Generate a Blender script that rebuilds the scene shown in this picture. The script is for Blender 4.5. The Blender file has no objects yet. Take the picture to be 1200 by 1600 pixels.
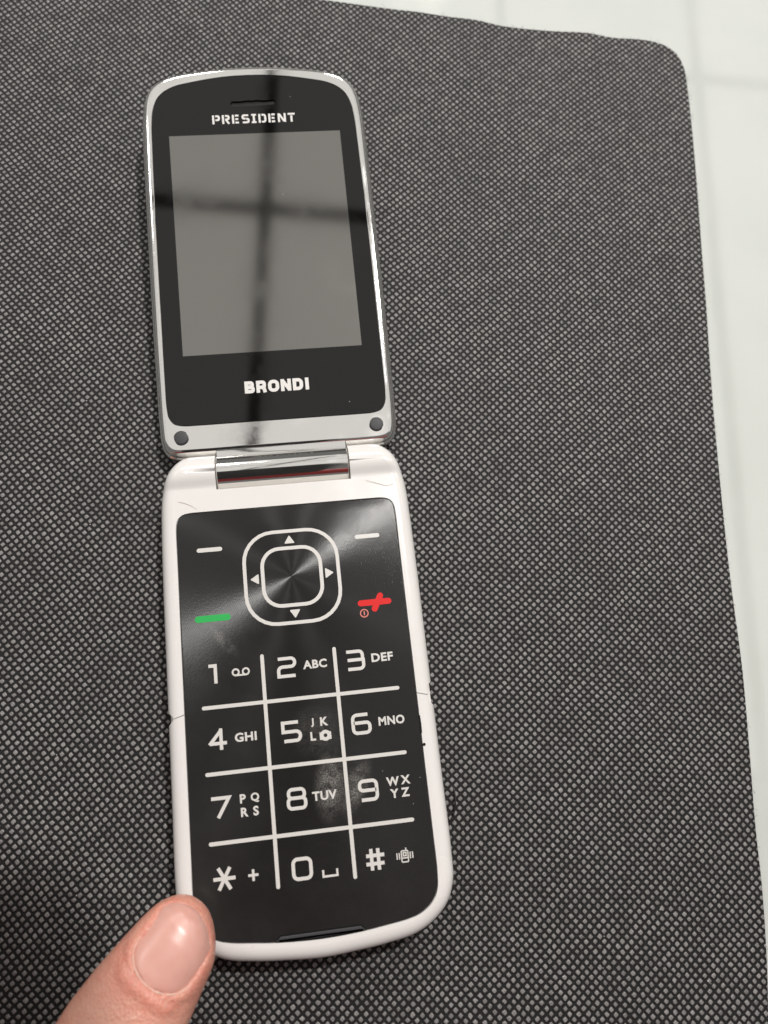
import bpy, bmesh, math, random
from mathutils import Vector, Matrix, noise
random.seed(7)
SC = bpy.context.scene
COL = SC.collection
S = 0.001                                   # everything below is laid out in millimetres

# ------------------------------------------------------------------ camera
cam_d = bpy.data.cameras.new('camera'); cam = bpy.data.objects.new('camera', cam_d); COL.objects.link(cam)
cam_d.sensor_fit = 'VERTICAL'; cam_d.sensor_height = 36.0; cam_d.sensor_width = 27.0
cam_d.lens = 1300 * 36.0 / 1600
cam_d.clip_start = 0.005; cam_d.clip_end = 50
RW = Matrix(((0.9908559503622735, -0.10900220398067212, 0.079517326156185),
             (0.08398026205218592, 0.9595176062496917, 0.2688369001504362),
             (-0.10560208907649192, -0.2597007563027212, 0.9598977632844361)))
CAM = Vector((1.978, -66.294, 193.73))
cam.matrix_world = Matrix.Translation(CAM * S) @ RW.transposed().to_4x4()
cam_d.dof.use_dof = True; cam_d.dof.focus_distance = 0.188; cam_d.dof.aperture_fstop = 15.0
SC.camera = cam
SC.render.resolution_x, SC.render.resolution_y = 768, 1024

# ------------------------------------------------------------------ world + lamps
W = bpy.data.worlds.new('World'); SC.world = W; W.use_nodes = True
bg = W.node_tree.nodes['Background']; bg.inputs[0].default_value = (0.96, 0.95, 0.93, 1); bg.inputs[1].default_value = 0.19
SC.view_settings.view_transform = 'Standard'; SC.view_settings.look = 'None'
SC.view_settings.exposure = -0.20; SC.view_settings.gamma = 1.0; SC.view_settings.use_curve_mapping = False
SC.cycles.use_denoising = True
SC.cycles.max_bounces = 8; SC.cycles.glossy_bounces = 5; SC.cycles.diffuse_bounces = 4

def area(name, loc, sx, sy, radiance, col=(1, 1, 1), rz=0.0, aim=None, shape='RECTANGLE'):
    d = bpy.data.lights.new(name, 'AREA'); d.shape = shape; d.size = sx; d.size_y = sy
    a = sx * sy * (math.pi / 4 if shape in ('DISK', 'ELLIPSE') else 1)
    d.energy = radiance * a * math.pi; d.color = col
    o = bpy.data.objects.new(name, d); COL.objects.link(o); o.location = loc
    if aim is not None:
        o.rotation_euler = (Vector(aim) - Vector(loc)).to_track_quat('-Z', 'Y').to_euler()
    else:
        o.rotation_euler = (0, 0, rz)
    return o

# a luminous ceiling of square panels held in a dark bar grid: the bars are the cross mirrored in the display
CEIL_Z, PX, PY, GAP, ROT = 1.7, 0.57, 0.955, 0.026, math.radians(-7.6)
G0 = Vector((-0.008, 0.850))
ex = Vector((math.cos(ROT), math.sin(ROT))); ey = Vector((-math.sin(ROT), math.cos(ROT)))
for i in range(-5, 5):
    for j0, j1 in (((-1, 0), (0, 1), (1, 2)) if i < 1 else ((-1, 1), (1, 2))):
        c = G0 + ex * ((i + 0.5) * PX) + ey * ((j0 + j1) / 2 * PY)
        area('ceiling_panel', (c.x, c.y, CEIL_Z), PX - GAP, PY * (j1 - j0) - GAP, 0.66, (1.0, 0.975, 0.94), ROT)
BARS = []
for i in range(-5, 6): BARS.append((G0 + ex * (i * PX) + ey * (-PY), G0 + ex * (i * PX) + ey * (2 * PY)))
for j in range(-1, 3): BARS.append((G0 + ex * (-5 * PX) + ey * (j * PY), G0 + ex * ((1 if j == 0 else 5) * PX) + ey * (j * PY)))
# brighter round ceiling lamps beside the panels
LAMP_AIM = (0, -0.04, 0)
area('ceiling_lamp', (-1.15, 1.15, 1.62), 0.34, 0.34, 18, (1, 0.97, 0.93), aim=LAMP_AIM, shape='DISK')
area('ceiling_lamp', (-0.30, 1.85, 1.62), 0.32, 0.32, 30, (1, 0.97, 0.93), aim=LAMP_AIM, shape='DISK')
area('ceiling_lamp', (1.85, 1.05, 1.62), 0.30, 0.30, 26, (1, 0.97, 0.93), aim=LAMP_AIM, shape='DISK')
area('ceiling_lamp', (0.50, 2.12, 1.62), 0.28, 0.28, 62, (1, 0.97, 0.93), aim=LAMP_AIM, shape='DISK')
area('ceiling_spot', (0.51, 0.62, 1.65), 0.085, 0.085, 1480, (1, 0.975, 0.94), aim=LAMP_AIM, shape='DISK')

# ------------------------------------------------------------------ material helpers
def mat(name, base=(.5, .5, .5), rough=.5, metal=0.0, **kw):
    m = bpy.data.materials.new(name); m.use_nodes = True
    p = m.node_tree.nodes['Principled BSDF']
    p.inputs['Base Color'].default_value = (*base, 1); p.inputs['Roughness'].default_value = rough
    p.inputs['Metallic'].default_value = metal
    for k, v in kw.items():
        s = p.inputs[k.replace('_', ' ')]
        s.default_value = (*v, 1) if isinstance(v, tuple) and len(v) == 3 and s.type == 'RGBA' else v
    return m

class NT:
    def __init__(s, m):
        s.t = m.node_tree; s.p = s.t.nodes['Principled BSDF']
        s.co = s.t.nodes.new('ShaderNodeTexCoord').outputs['Object']
    def link(s, a, b): s.t.links.new(a, b)
    def node(s, kind, **kw):
        n = s.t.nodes.new(kind)
        for k, v in kw.items(): setattr(n, k, v)
        return n
    def _in(s, n, i, v):
        if v is None: return
        if hasattr(v, 'is_output'): s.link(v, n.inputs[i])
        else: n.inputs[i].default_value = v
    def math(s, op, a, b=None, c=None, clamp=False):
        n = s.node('ShaderNodeMath', operation=op, use_clamp=clamp)
        s._in(n, 0, a); s._in(n, 1, b); s._in(n, 2, c); return n.outputs[0]
    def vec(s, op, a, b=None):
        n = s.node('ShaderNodeVectorMath', operation=op); s._in(n, 0, a)
        if op == 'SCALE': s._in(n, 3, b)
        else: s._in(n, 1, b)
        return n.outputs['Value'] if op in ('LENGTH', 'DOT_PRODUCT', 'DISTANCE') else n.outputs[0]
    def noise(s, v, scale, detail=3, rough=.55):
        n = s.node('ShaderNodeTexNoise'); s.link(v, n.inputs['Vector'])
        n.inputs['Scale'].default_value = scale; n.inputs['Detail'].default_value = detail; n.inputs['Roughness'].default_value = rough
        return n.outputs[0]
    def ramp(s, v, lo, hi, a=0.0, b=1.0):
        n = s.node('ShaderNodeMapRange', interpolation_type='SMOOTHSTEP'); s.link(v, n.inputs[0])
        for i, q in enumerate((lo, hi, a, b)): s._in(n, i + 1, q)
        return n.outputs[0]
    def mix(s, f, a, b):
        n = s.node('ShaderNodeMix', data_type='RGBA')
        s._in(n, 0, f); s._in(n, 6, a if hasattr(a, 'is_output') else (*a, 1)); s._in(n, 7, b if hasattr(b, 'is_output') else (*b, 1))
        return n.outputs[2]
    def bump(s, h, dist, strength=1.0, normal=None):
        n = s.node('ShaderNodeBump'); s.link(h, n.inputs['Height'])
        n.inputs['Distance'].default_value = dist; n.inputs['Strength'].default_value = strength
        if normal is not None: s.link(normal, n.inputs['Normal'])
        return n.outputs[0]
    def specks(s, scale, size, keep):          # dust: sparse tiny dots
        v = s.node('ShaderNodeTexVoronoi', feature='F1'); s.link(s.co, v.inputs['Vector']); v.inputs['Scale'].default_value = scale
        d = s.math('LESS_THAN', v.outputs['Distance'], size)
        sep = s.node('ShaderNodeSeparateColor'); s.link(v.outputs['Color'], sep.inputs[0])
        k = s.math('LESS_THAN', sep.outputs[0], keep)
        return s.math('MULTIPLY', d, k)

# white gloss plastic
M_WHITE = mat('white_plastic', (.745, .722, .700), .22, Subsurface_Weight=.0, IOR=1.5)
n = NT(M_WHITE)
n.link(n.ramp(n.noise(n.co, 60, 4), .35, .75, .16, .30), n.p.inputs['Roughness'])
n.link(n.mix(n.math('MULTIPLY', n.ramp(n.noise(n.co, 420, 2), .68, .8), .12), (.745, .722, .700), (.55, .47, .42)), n.p.inputs['Base Color'])
n.link(n.bump(n.noise(n.co, 900, 2), .00001, .25), n.p.inputs['Normal'])

# chrome trim
M_CHROME = mat('chrome', (.86, .845, .815), .07, 1.0)
n = NT(M_CHROME)
n.link(n.ramp(n.noise(n.co, 150, 4), .4, .75, .05, .14), n.p.inputs['Roughness'])
mp = n.node('ShaderNodeMapping'); n.link(n.co, mp.inputs[0]); mp.inputs['Scale'].default_value = (1, 7, 7); mp.inputs['Rotation'].default_value = (0, 0, .12)
n.link(n.bump(n.noise(mp.outputs[0], 90, 2), .00005, .10), n.p.inputs['Normal'])
# brushed plate between glass and hinge
# black gloss window over the display
M_GLASS = mat('black_gloss', (.004, .0038, .0036), .035, IOR=1.48)
n = NT(M_GLASS)
sm = n.ramp(n.noise(n.co, 70, 6, .65), .5, .8)
n.link(n.math('MULTIPLY_ADD', sm, .10, .035), n.p.inputs['Roughness'])
dust_glare = n.specks(420, .055, .2)
n.link(n.mix(n.math('MULTIPLY', dust_glare, .6), (.004, .0038, .0036), (.5, .48, .45)), n.p.inputs['Base Color'])
# switched off liquid crystal display
M_LCD = mat('display_off', (.26, .245, .215), .09, 1.0)
n = NT(M_LCD)
dust_glare = n.specks(360, .05, .08)
c1 = n.mix(n.ramp(n.noise(n.co, 45, 5), .35, .75), (.285, .276, .258), (.278, .270, .252))
n.link(n.mix(n.math('MULTIPLY', dust_glare, .6), c1, (.8, .78, .75)), n.p.inputs['Base Color'])
n.link(n.ramp(n.noise(n.co, 90, 5), .4, .8, .065, .10), n.p.inputs['Roughness'])

# keypad membrane: circular micro-grooves round the navigation key
KC = (0.0, -0.0297, 0.0)
M_KEY = mat('keypad_film', (.010, .0097, .0094), .33, .0, Anisotropic=1.0, Specular_IOR_Level=.40, Coat_Weight=.30, Coat_Roughness=.12)
n = NT(M_KEY)
rel = n.vec('SUBTRACT', n.co, KC)
flat = n.vec('MULTIPLY', rel, (1, 1, 0))
tan = n.vec('NORMALIZE', flat)
tr = n.node('ShaderNodeVectorTransform', vector_type='VECTOR', convert_from='OBJECT', convert_to='WORLD'); n.link(tan, tr.inputs[0])
n.link(tr.outputs[0], n.p.inputs['Tangent'])
rad = n.vec('LENGTH', flat)
grooves = n.math('SINE', n.math('MULTIPLY', rad, 2 * math.pi / .00042))
grain = n.noise(n.co, 2600, 2)
hgt = n.math('ADD', n.math('MULTIPLY', grooves, .35), n.math('MULTIPLY', grain, 1.1))
n.link(n.bump(hgt, .000020, .38), n.p.inputs['Normal'])
def glare_blob(cx, cy, rx, ry, rot_):  # soft patch of lamp glare, painted into the film's base colour
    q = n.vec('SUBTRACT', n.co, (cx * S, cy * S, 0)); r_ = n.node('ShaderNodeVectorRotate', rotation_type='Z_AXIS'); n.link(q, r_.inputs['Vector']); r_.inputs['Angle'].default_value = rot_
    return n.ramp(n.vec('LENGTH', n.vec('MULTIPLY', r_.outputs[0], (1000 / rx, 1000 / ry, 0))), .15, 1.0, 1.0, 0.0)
sm = n.math('MAXIMUM', n.math('MAXIMUM', glare_blob(4.6, -74.5, 4.2, 9, .12), n.math('MULTIPLY', glare_blob(9.6, -75.5, 3.2, 7.5, .45), .85)), n.math('MULTIPLY', glare_blob(2.5, -63.5, 7, 7, .3), .25))  # reflected lamp patch on the lower keys, painted as a pale smudge
sm = n.math('MAXIMUM', sm, n.math('MULTIPLY', glare_blob(-15.8, -42.5, 1.6, 5.5, -.65), .55))  # lower left highlight, painted the same way
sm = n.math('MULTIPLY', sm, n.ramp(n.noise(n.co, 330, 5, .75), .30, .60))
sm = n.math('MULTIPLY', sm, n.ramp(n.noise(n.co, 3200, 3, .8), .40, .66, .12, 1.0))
dust_glare = n.math('MAXIMUM', n.specks(520, .05, .14), n.math('MULTIPLY', sm, 1.0))  # real dust specks joined with the painted glare
n.link(n.mix(n.math('MULTIPLY', dust_glare, .62), (.010, .0097, .0094), (.45, .43, .40)), n.p.inputs['Base Color'])
n.link(n.ramp(n.noise(n.co, 110, 5, .7), .35, .7, .30, .37), n.p.inputs['Roughness'])
n.link(n.bump(n.noise(n.co, 3800, 2, .8), .00003, .7), n.p.inputs['Coat Normal'])

M_PRINT = mat('pale_print', (.63, .61, .58), .35)
M_GREEN = mat('green_print', (.03, .40, .09), .45, Specular_IOR_Level=.2)
M_RED = mat('red_print', (.66, .020, .020), .45, Specular_IOR_Level=.15)
M_PINK = mat('pink_print', (.62, .16, .13), .4)
M_RUBBER = mat('dark_rubber', (.035, .035, .038), .55)
M_BLACK = mat('black_plastic', (.004, .004, .004), .5, Specular_IOR_Level=.2)
M_SILVER = mat('silver_print', (.72, .70, .675), .30, .0)

# non-woven fabric: lattice of glossy welded points in matt fibre
PITCH = .001405
M_MAT = mat('nonwoven_fabric', (.03, .03, .03), .7, Sheen_Weight=.85, Sheen_Roughness=.32)
n = NT(M_MAT)
warp = n.node('ShaderNodeTexNoise'); n.link(n.co, warp.inputs['Vector']); warp.inputs['Scale'].default_value = 60; warp.inputs['Detail'].default_value = 2
w1 = n.vec('SCALE', n.vec('SUBTRACT', warp.outputs[1], (.5, .5, .5)), .0012)
warp2 = n.node('ShaderNodeTexNoise'); n.link(n.co, warp2.inputs['Vector']); warp2.inputs['Scale'].default_value = 900; warp2.inputs['Detail'].default_value = 2
w2 = n.vec('SCALE', n.vec('SUBTRACT', warp2.outputs[1], (.5, .5, .5)), .00032)
pos = n.vec('ADD', n.vec('ADD', n.co, w1), w2)
rot = n.node('ShaderNodeVectorRotate', rotation_type='Z_AXIS'); n.link(pos, rot.inputs['Vector']); rot.inputs['Angle'].default_value = math.radians(-36.3)
cell = n.vec('SCALE', rot.outputs[0], 1 / PITCH)
fr = n.vec('SUBTRACT', n.vec('FRACTION', cell), (.5, .5, .5))
fl = n.vec('FLOOR', cell)
wn = n.node('ShaderNodeTexWhiteNoise', noise_dimensions='2D'); n.link(fl, wn.inputs['Vector'])
sx = n.node('ShaderNodeSeparateXYZ'); n.link(n.vec('ABSOLUTE', fr), sx.inputs[0])
dd = n.math('POWER', n.math('ADD', n.math('POWER', sx.outputs[0], 4.0), n.math('POWER', sx.outputs[1], 4.0)), 1 / 4.0)
fine = n.noise(n.co, 5200, 3, .7)
edge = n.math('ADD', dd, n.math('MULTIPLY', n.math('SUBTRACT', fine, .5), .16))
size = n.ramp(n.noise(n.co, 170, 3), .3, .7, -.010, .010)
edge = n.math('SUBTRACT', edge, n.math('ADD', size, n.math('MULTIPLY_ADD', wn.outputs[0], .03, -.015)))
dot = n.ramp(edge, .255, .335, 1.0, 0.0)
cl = n.noise(n.co, 2300, 4, .75)
dcol = n.math('MULTIPLY', n.math('MULTIPLY', n.math('MULTIPLY_ADD', wn.outputs[0], .45, .75), n.ramp(n.noise(n.co, 45, 4), .3, .7, .92, 1.1)), n.ramp(cl, .25, .75, .55, 1.3))
grey = n.node('ShaderNodeCombineColor'); 
for k, f in enumerate((.195, .187, .182)): n.link(n.math('MULTIPLY', dcol, f), grey.inputs[k])
fib = n.mix(n.ramp(fine, .35, .8), (.0035, .0033, .0032), (.022, .021, .0205))
lint = n.math('MULTIPLY', n.specks(700, .085, .16), n.ramp(n.noise(n.co, 22, 3), .52, .68))
lint = n.math('MAXIMUM', lint, n.specks(260, .04, .12))
n.link(n.mix(n.math('MULTIPLY', lint, .75), n.mix(dot, fib, grey.outputs[0]), (.62, .60, .57)), n.p.inputs['Base Color'])
n.link(n.math('MULTIPLY_ADD', dot, -.14, .56), n.p.inputs['Roughness'])
n.link(n.math('MULTIPLY_ADD', dot, .40, .24), n.p.inputs['Specular IOR Level'])
hh = n.math('ADD', n.math('MULTIPLY', n.ramp(edge, .18, .42, 1, 0), 1.0), n.math('MULTIPLY', fine, .45))
n.link(n.bump(hh, .00022, .8), n.p.inputs['Normal'])

# table: pale gloss sheet
M_TABLE = mat('pale_gloss_table', (.60, .61, .575), .05, IOR=1.62, Specular_IOR_Level=1.0)
n = NT(M_TABLE)
n.link(n.mix(n.ramp(n.noise(n.co, 30, 5, .6), .3, .75), (.600, .622, .590), (.565, .592, .553)), n.p.inputs['Base Color'])
n.link(n.ramp(n.noise(n.co, 40, 4), .4, .8, .03, .07), n.p.inputs['Roughness'])
n.link(n.bump(n.noise(n.co, 14, 2), .0006, .06), n.p.inputs['Normal'])

# skin and nail
M_SKIN = mat('skin', (.64, .31, .215), .48, Subsurface_Weight=.35, Subsurface_Scale=.004, Subsurface_Radius=(1.0, .35, .2))
M_NAIL = mat('nail', (.66, .315, .265), .30, Subsurface_Weight=.25, Subsurface_Scale=.002, Subsurface_Radius=(1.0, .4, .3))
n = NT(M_SKIN)
blot = n.noise(n.co, 130, 4)
c1 = n.mix(n.ramp(blot, .35, .7), (.67, .345, .255), (.635, .285, .21))
at_ = n.node('ShaderNodeAttribute', attribute_name='flush')
fl_ = n.math('MULTIPLY', at_.outputs['Fac'], n.ramp(n.noise(n.co, 380, 4), .3, .7, .35, .95))
c1 = n.mix(fl_, c1, (.645, .235, .175))
n.link(n.mix(n.ramp(n.noise(n.co, 900, 3), .45, .75, 0, .30), c1, (.74, .46, .35)), n.p.inputs['Base Color'])
vo = n.node('ShaderNodeTexVoronoi', feature='F1'); n.link(n.vec('MULTIPLY', n.co, (1, 1, .6)), vo.inputs['Vector']); vo.inputs['Scale'].default_value = 1700
n.link(n.bump(n.math('ADD', vo.outputs['Distance'], n.noise(n.co, 420, 4)), .00016, .7), n.p.inputs['Normal'])
n.link(n.ramp(n.noise(n.co, 300, 3), .3, .7, .40, .56), n.p.inputs['Roughness'])
n = NT(M_NAIL)
nr = n.node('ShaderNodeVectorRotate', rotation_type='Z_AXIS'); n.link(n.co, nr.inputs['Vector']); nr.inputs['Angle'].default_value = math.radians(-47.4)
ridge = n.noise(n.vec('MULTIPLY', nr.outputs[0], (.05, 1, .05)), 1500, 2)
n.link(n.bump(ridge, .00004, .35), n.p.inputs['Normal'])
n.link(n.mix(n.ramp(n.noise(n.co, 160, 3), .35, .7), (.69, .365, .305), (.655, .32, .265)), n.p.inputs['Base Color'])
M_HAIR = mat('dark_hair', (.012, .010, .009), .4)
M_BROWN = mat('brown_hair', (.34, .22, .15), .45)
M_SLEEVE = mat('red_knit', (.32, .035, .038), .85, Sheen_Weight=.3)

# ------------------------------------------------------------------ mesh helpers
def link_obj(o, parent=None):
    COL.objects.link(o)
    if parent is not None:
        o.parent = parent
        L = Vector((0, 0, 0)); q = parent
        while q is not None: L += q.location; q = q.parent
        o.location = -L
    return o

def obj(name, verts, faces, m, parent=None, smooth=None, edges=()):
    me = bpy.data.meshes.new(name); me.from_pydata([(v[0] * S, v[1] * S, v[2] * S) for v in verts], list(edges), faces); me.update()
    return finish(name, me, m, parent, smooth)

def finish(name, me, m, parent=None, smooth=None, recalc=True):
    if recalc:
        bm = bmesh.new(); bm.from_mesh(me); bmesh.ops.recalc_face_normals(bm, faces=bm.faces); bm.to_mesh(me); bm.free()
    if smooth is not None:
        for p in me.polygons: p.use_smooth = True
        me.set_sharp_from_angle(angle=math.radians(smooth))
    me.materials.clear(); me.materials.append(m)
    return link_obj(bpy.data.objects.new(name, me), parent)

def tag(o, label=None, cat=None, group=None, kind=None):
    for k, v in (('label', label), ('category', cat), ('group', group), ('kind', kind)):
        if v: o[k] = v
    return o

def spline(pts, closed=True, step=.6):
    """centripetal-ish Catmull-Rom through 2-D points, resampled to an even step"""
    P = [Vector(p) for p in pts]; N = len(P); out = []
    rng = range(N if closed else N - 1)
    for i in rng:
        if closed: p0, p1, p2, p3 = P[i - 1], P[i], P[(i + 1) % N], P[(i + 2) % N]
        else: p0, p1, p2, p3 = P[max(i - 1, 0)], P[i], P[i + 1], P[min(i + 2, N - 1)]
        d01 = max((p1 - p0).length, 1e-6) ** .5; d12 = max((p2 - p1).length, 1e-6) ** .5; d23 = max((p3 - p2).length, 1e-6) ** .5
        m1 = ((p1 - p0) / d01 - (p2 - p0) / (d01 + d12) + (p2 - p1) / d12) * d12 if d01 > 1e-2 else (p2 - p1)
        m2 = ((p2 - p1) / d12 - (p3 - p1) / (d12 + d23) + (p3 - p2) / d23) * d12 if d23 > 1e-2 else (p2 - p1)
        k = max(2, int((p2 - p1).length / step))
        for j in range(k):
            t = j / k; t2 = t * t; t3 = t2 * t
            out.append(p1 * (2 * t3 - 3 * t2 + 1) + m1 * (t3 - 2 * t2 + t) + p2 * (-2 * t3 + 3 * t2) + m2 * (t3 - t2))
    if not closed: out.append(P[-1])
    return out

def mirror_half(half):                         # right half from the bottom centre to the top centre (or the other way round)
    return spline(list(half) + [(-x, y) for x, y in reversed(half[1:-1])])

def offset(loop, d):                           # inward for a counter-clockwise loop
    N = len(loop); out = []
    for i in range(N):
        t = (loop[(i + 1) % N] - loop[i - 1]).normalized()
        out.append(loop[i] + Vector((-t.y, t.x)) * d)
    return out

def ccw(loop):
    a = sum(loop[i - 1].x * loop[i].y - loop[i].x * loop[i - 1].y for i in range(len(loop)))
    return loop if a > 0 else list(reversed(loop))

def loft(loop, profile):                       # profile: (inset, z) from the underside to the top; both ends capped
    loop = ccw(loop); N = len(loop); V = []; F = []
    for d, z in profile: V += [(p.x, p.y, z) for p in offset(loop, d)]
    for k in range(len(profile) - 1):
        for i in range(N):
            j = (i + 1) % N; F.append((k * N + i, k * N + j, (k + 1) * N + j, (k + 1) * N + i))
    F.append(tuple(reversed(range(N)))); F.append(tuple(range((len(profile) - 1) * N, len(profile) * N)))
    return V, F

def prism(loop, z0, z1): return loft(loop, [(0, z0), (0, z1)])

def join(parts):
    V = []; F = []
    for v, f in parts:
        b = len(V); V += list(v); F += [tuple(i + b for i in q) for q in f]
    return V, F

def boxvf(x0, x1, y0, y1, z0, z1):
    return ([(x0, y0, z0), (x1, y0, z0), (x1, y1, z0), (x0, y1, z0), (x0, y0, z1), (x1, y0, z1), (x1, y1, z1), (x0, y1, z1)],
            [(0, 3, 2, 1), (4, 5, 6, 7), (0, 1, 5, 4), (1, 2, 6, 5), (2, 3, 7, 6), (3, 0, 4, 7)])

def tmp(V, F):
    me = bpy.data.meshes.new('tmp'); me.from_pydata([(v[0] * S, v[1] * S, v[2] * S) for v in V], [], F); me.update()
    bm = bmesh.new(); bm.from_mesh(me); bmesh.ops.recalc_face_normals(bm, faces=bm.faces); bm.to_mesh(me); bm.free()
    o = bpy.data.objects.new('tmp', me); COL.objects.link(o); return o

def cut(base, cutters):                        # boolean difference, returns a mesh
    for c in cutters:
        m = base.modifiers.new('b', 'BOOLEAN'); m.operation = 'DIFFERENCE'; m.solver = 'EXACT'; m.object = c
    dg = bpy.context.evaluated_depsgraph_get(); dg.update()
    me = bpy.data.meshes.new_from_object(base.evaluated_get(dg), depsgraph=dg)
    for o in [base] + list(cutters): bpy.data.objects.remove(o)
    return me

def fillet(pts, closed=False):                 # pts: (x, y[, radius]) -> 2-D polyline with rounded corners
    out = []; N = len(pts)
    for i, p in enumerate(pts):
        r = p[2] if len(p) > 2 else 0
        P = Vector(p[:2])
        if r <= 0 or (not closed and i in (0, N - 1)): out.append(P); continue
        A = Vector(pts[i - 1][:2]); B = Vector(pts[(i + 1) % N][:2])
        a = (A - P).normalized(); b = (B - P).normalized()
        ang = a.angle(b); t = r / math.tan(ang / 2)
        c = P + (a + b).normalized() * (r / math.sin(ang / 2))
        s = P + a * t; e = P + b * t
        v0 = s - c; v1 = e - c; tot = v0.angle_signed(v1)
        k = max(3, int(abs(tot) / .22))
        for q in range(k + 1):
            th = -tot * q / k
            out.append(c + Vector((v0.x * math.cos(th) - v0.y * math.sin(th), v0.x * math.sin(th) + v0.y * math.cos(th))))
    return out

def ribbon(pts, w, z, h=.03, closed=False, cap=False):   # a flat stroke with a little thickness
    P = [Vector(p[:2]) for p in pts]; N = len(P); L = []; R = []
    for i in range(N):
        if closed: a, b = P[i - 1], P[(i + 1) % N]
        else: a, b = P[max(i - 1, 0)], P[min(i + 1, N - 1)]
        d0 = (P[i] - a).normalized() if (P[i] - a).length > 1e-9 else (b - P[i]).normalized()
        d1 = (b - P[i]).normalized() if (b - P[i]).length > 1e-9 else d0
        t = (d0 + d1)
        t = t.normalized() if t.length > 1e-6 else d0
        nn = Vector((-t.y, t.x)); c = max(.35, nn.dot(Vector((-d0.y, d0.x))))
        L.append(P[i] + nn * (w / 2 / c)); R.append(P[i] - nn * (w / 2 / c))
    if closed:
        V = []; F = []
        for i in range(N): V += [(L[i].x, L[i].y, z), (R[i].x, R[i].y, z), (L[i].x, L[i].y, z + h), (R[i].x, R[i].y, z + h)]
        for i in range(N):
            j = (i + 1) % N; a = 4 * i; b = 4 * j
            F += [(a + 2, a + 3, b + 3, b + 2), (a, a + 2, b + 2, b), (a + 3, a + 1, b + 1, b + 3), (a + 1, a, b, b + 1)]
        return V, F
    if cap:
        def arc(c, frm, n=8):
            return [c + Matrix.Rotation(-math.pi * k / n, 2) @ frm for k in range(1, n)]
        loop = L + arc(P[-1], L[-1] - P[-1]) + list(reversed(R)) + arc(P[0], R[0] - P[0])
    else:
        loop = L + list(reversed(R))
    return prism(loop, z, z + h) if len(loop) > 4 and (cap or N == 2) else strip(L, R, z, h)

def strip(L, R, z, h):
    N = len(L); V = []; F = []
    for i in range(N): V += [(L[i].x, L[i].y, z), (R[i].x, R[i].y, z), (L[i].x, L[i].y, z + h), (R[i].x, R[i].y, z + h)]
    for i in range(N - 1):
        a = 4 * i; b = a + 4
        F += [(a + 2, a + 3, b + 3, b + 2), (a, a + 2, b + 2, b), (a + 3, a + 1, b + 1, b + 3), (a + 1, a, b, b + 1)]
    F += [(0, 1, 3, 2), (4 * N - 4, 4 * N - 2, 4 * N - 1, 4 * N - 3)]
    return V, F

def strokes(paths, w, z, h=.03, cap=False):    # paths: lists of (x,y[,r]); a leading 'c' closes the path
    out = []
    for k, p in enumerate(paths):
        cl = p[0] == 'c'
        q = fillet(p[1:] if cl else p, cl)
        out.append(ribbon(q, w, z, h + .006 * k, cl, cap and not cl))
    return join(out)

def tube(pts, r, seg=8, taper=None):
    P = [Vector(p) for p in pts]; N = len(P); V = []; F = []
    up = Vector((0, 0, 1))
    for i in range(N):
        t = (P[min(i + 1, N - 1)] - P[max(i - 1, 0)]).normalized()
        a = t.cross(up); a = a.normalized() if a.length > 1e-4 else Vector((1, 0, 0)); b = t.cross(a)
        rr = r * (taper(i / (N - 1)) if taper else 1)
        for k in range(seg):
            th = 2 * math.pi * k / seg; q = P[i] + a * math.cos(th) * rr + b * math.sin(th) * rr; V.append(tuple(q))
    for i in range(N - 1):
        for k in range(seg):
            j = (k + 1) % seg; F.append((i * seg + k, i * seg + j, (i + 1) * seg + j, (i + 1) * seg + k))
    F.append(tuple(range(seg))); F.append(tuple(reversed(range((N - 1) * seg, N * seg))))
    return V, F

def text_vf(s, height, bold=0.0, sx=1.0, track=1.0):
    """lettering from Blender's own font, as thin solid outlines, centred, cap height given in mm"""
    c = bpy.data.curves.new('t', 'FONT'); c.body = s; c.align_x = 'CENTER'; c.size = 1; c.offset = bold; c.extrude = .004
    c.space_character = track; c.resolution_u = 3
    o = bpy.data.objects.new('t', c); COL.objects.link(o)
    dg = bpy.context.evaluated_depsgraph_get(); dg.update()
    me = bpy.data.meshes.new_from_object(o.evaluated_get(dg), depsgraph=dg)
    bpy.data.objects.remove(o)
    vs = [v.co.copy() for v in me.vertices]; fs = [tuple(p.vertices) for p in me.polygons]; bpy.data.meshes.remove(me)
    x0 = min(v.x for v in vs); x1 = max(v.x for v in vs); y0 = min(v.y for v in vs); y1 = max(v.y for v in vs)
    k = height / (y1 - y0)
    return [((v.x - (x0 + x1) / 2) * k * sx, (v.y - (y0 + y1) / 2) * k, .015 if v.z > 0 else 0) for v in vs], fs

def place(vf, x, y, z): return [(a + x, b + y, c + z) for a, b, c in vf[0]], vf[1]

# ------------------------------------------------------------------ dark ceiling bars (mirrored in the display and in the table)
M_BAR = mat('dark_metal_bar', (.10, .098, .095), .6)
for k, (a, b) in enumerate(BARS):
    v, f = ribbon([a * 1000, b * 1000], 29, CEIL_Z * 1000 - (14 if k < 11 else 15), 8)
    o = obj('ceiling_bar', v, f, M_BAR); tag(o, None, None, None, 'structure')

# ------------------------------------------------------------------ table and mat
V, F = boxvf(-420, 620, -420, 620, -12, 0)
table = obj('tabletop', V, F, M_TABLE); tag(table, 'pale glossy tabletop under the black mat', None, None, 'structure')

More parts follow.
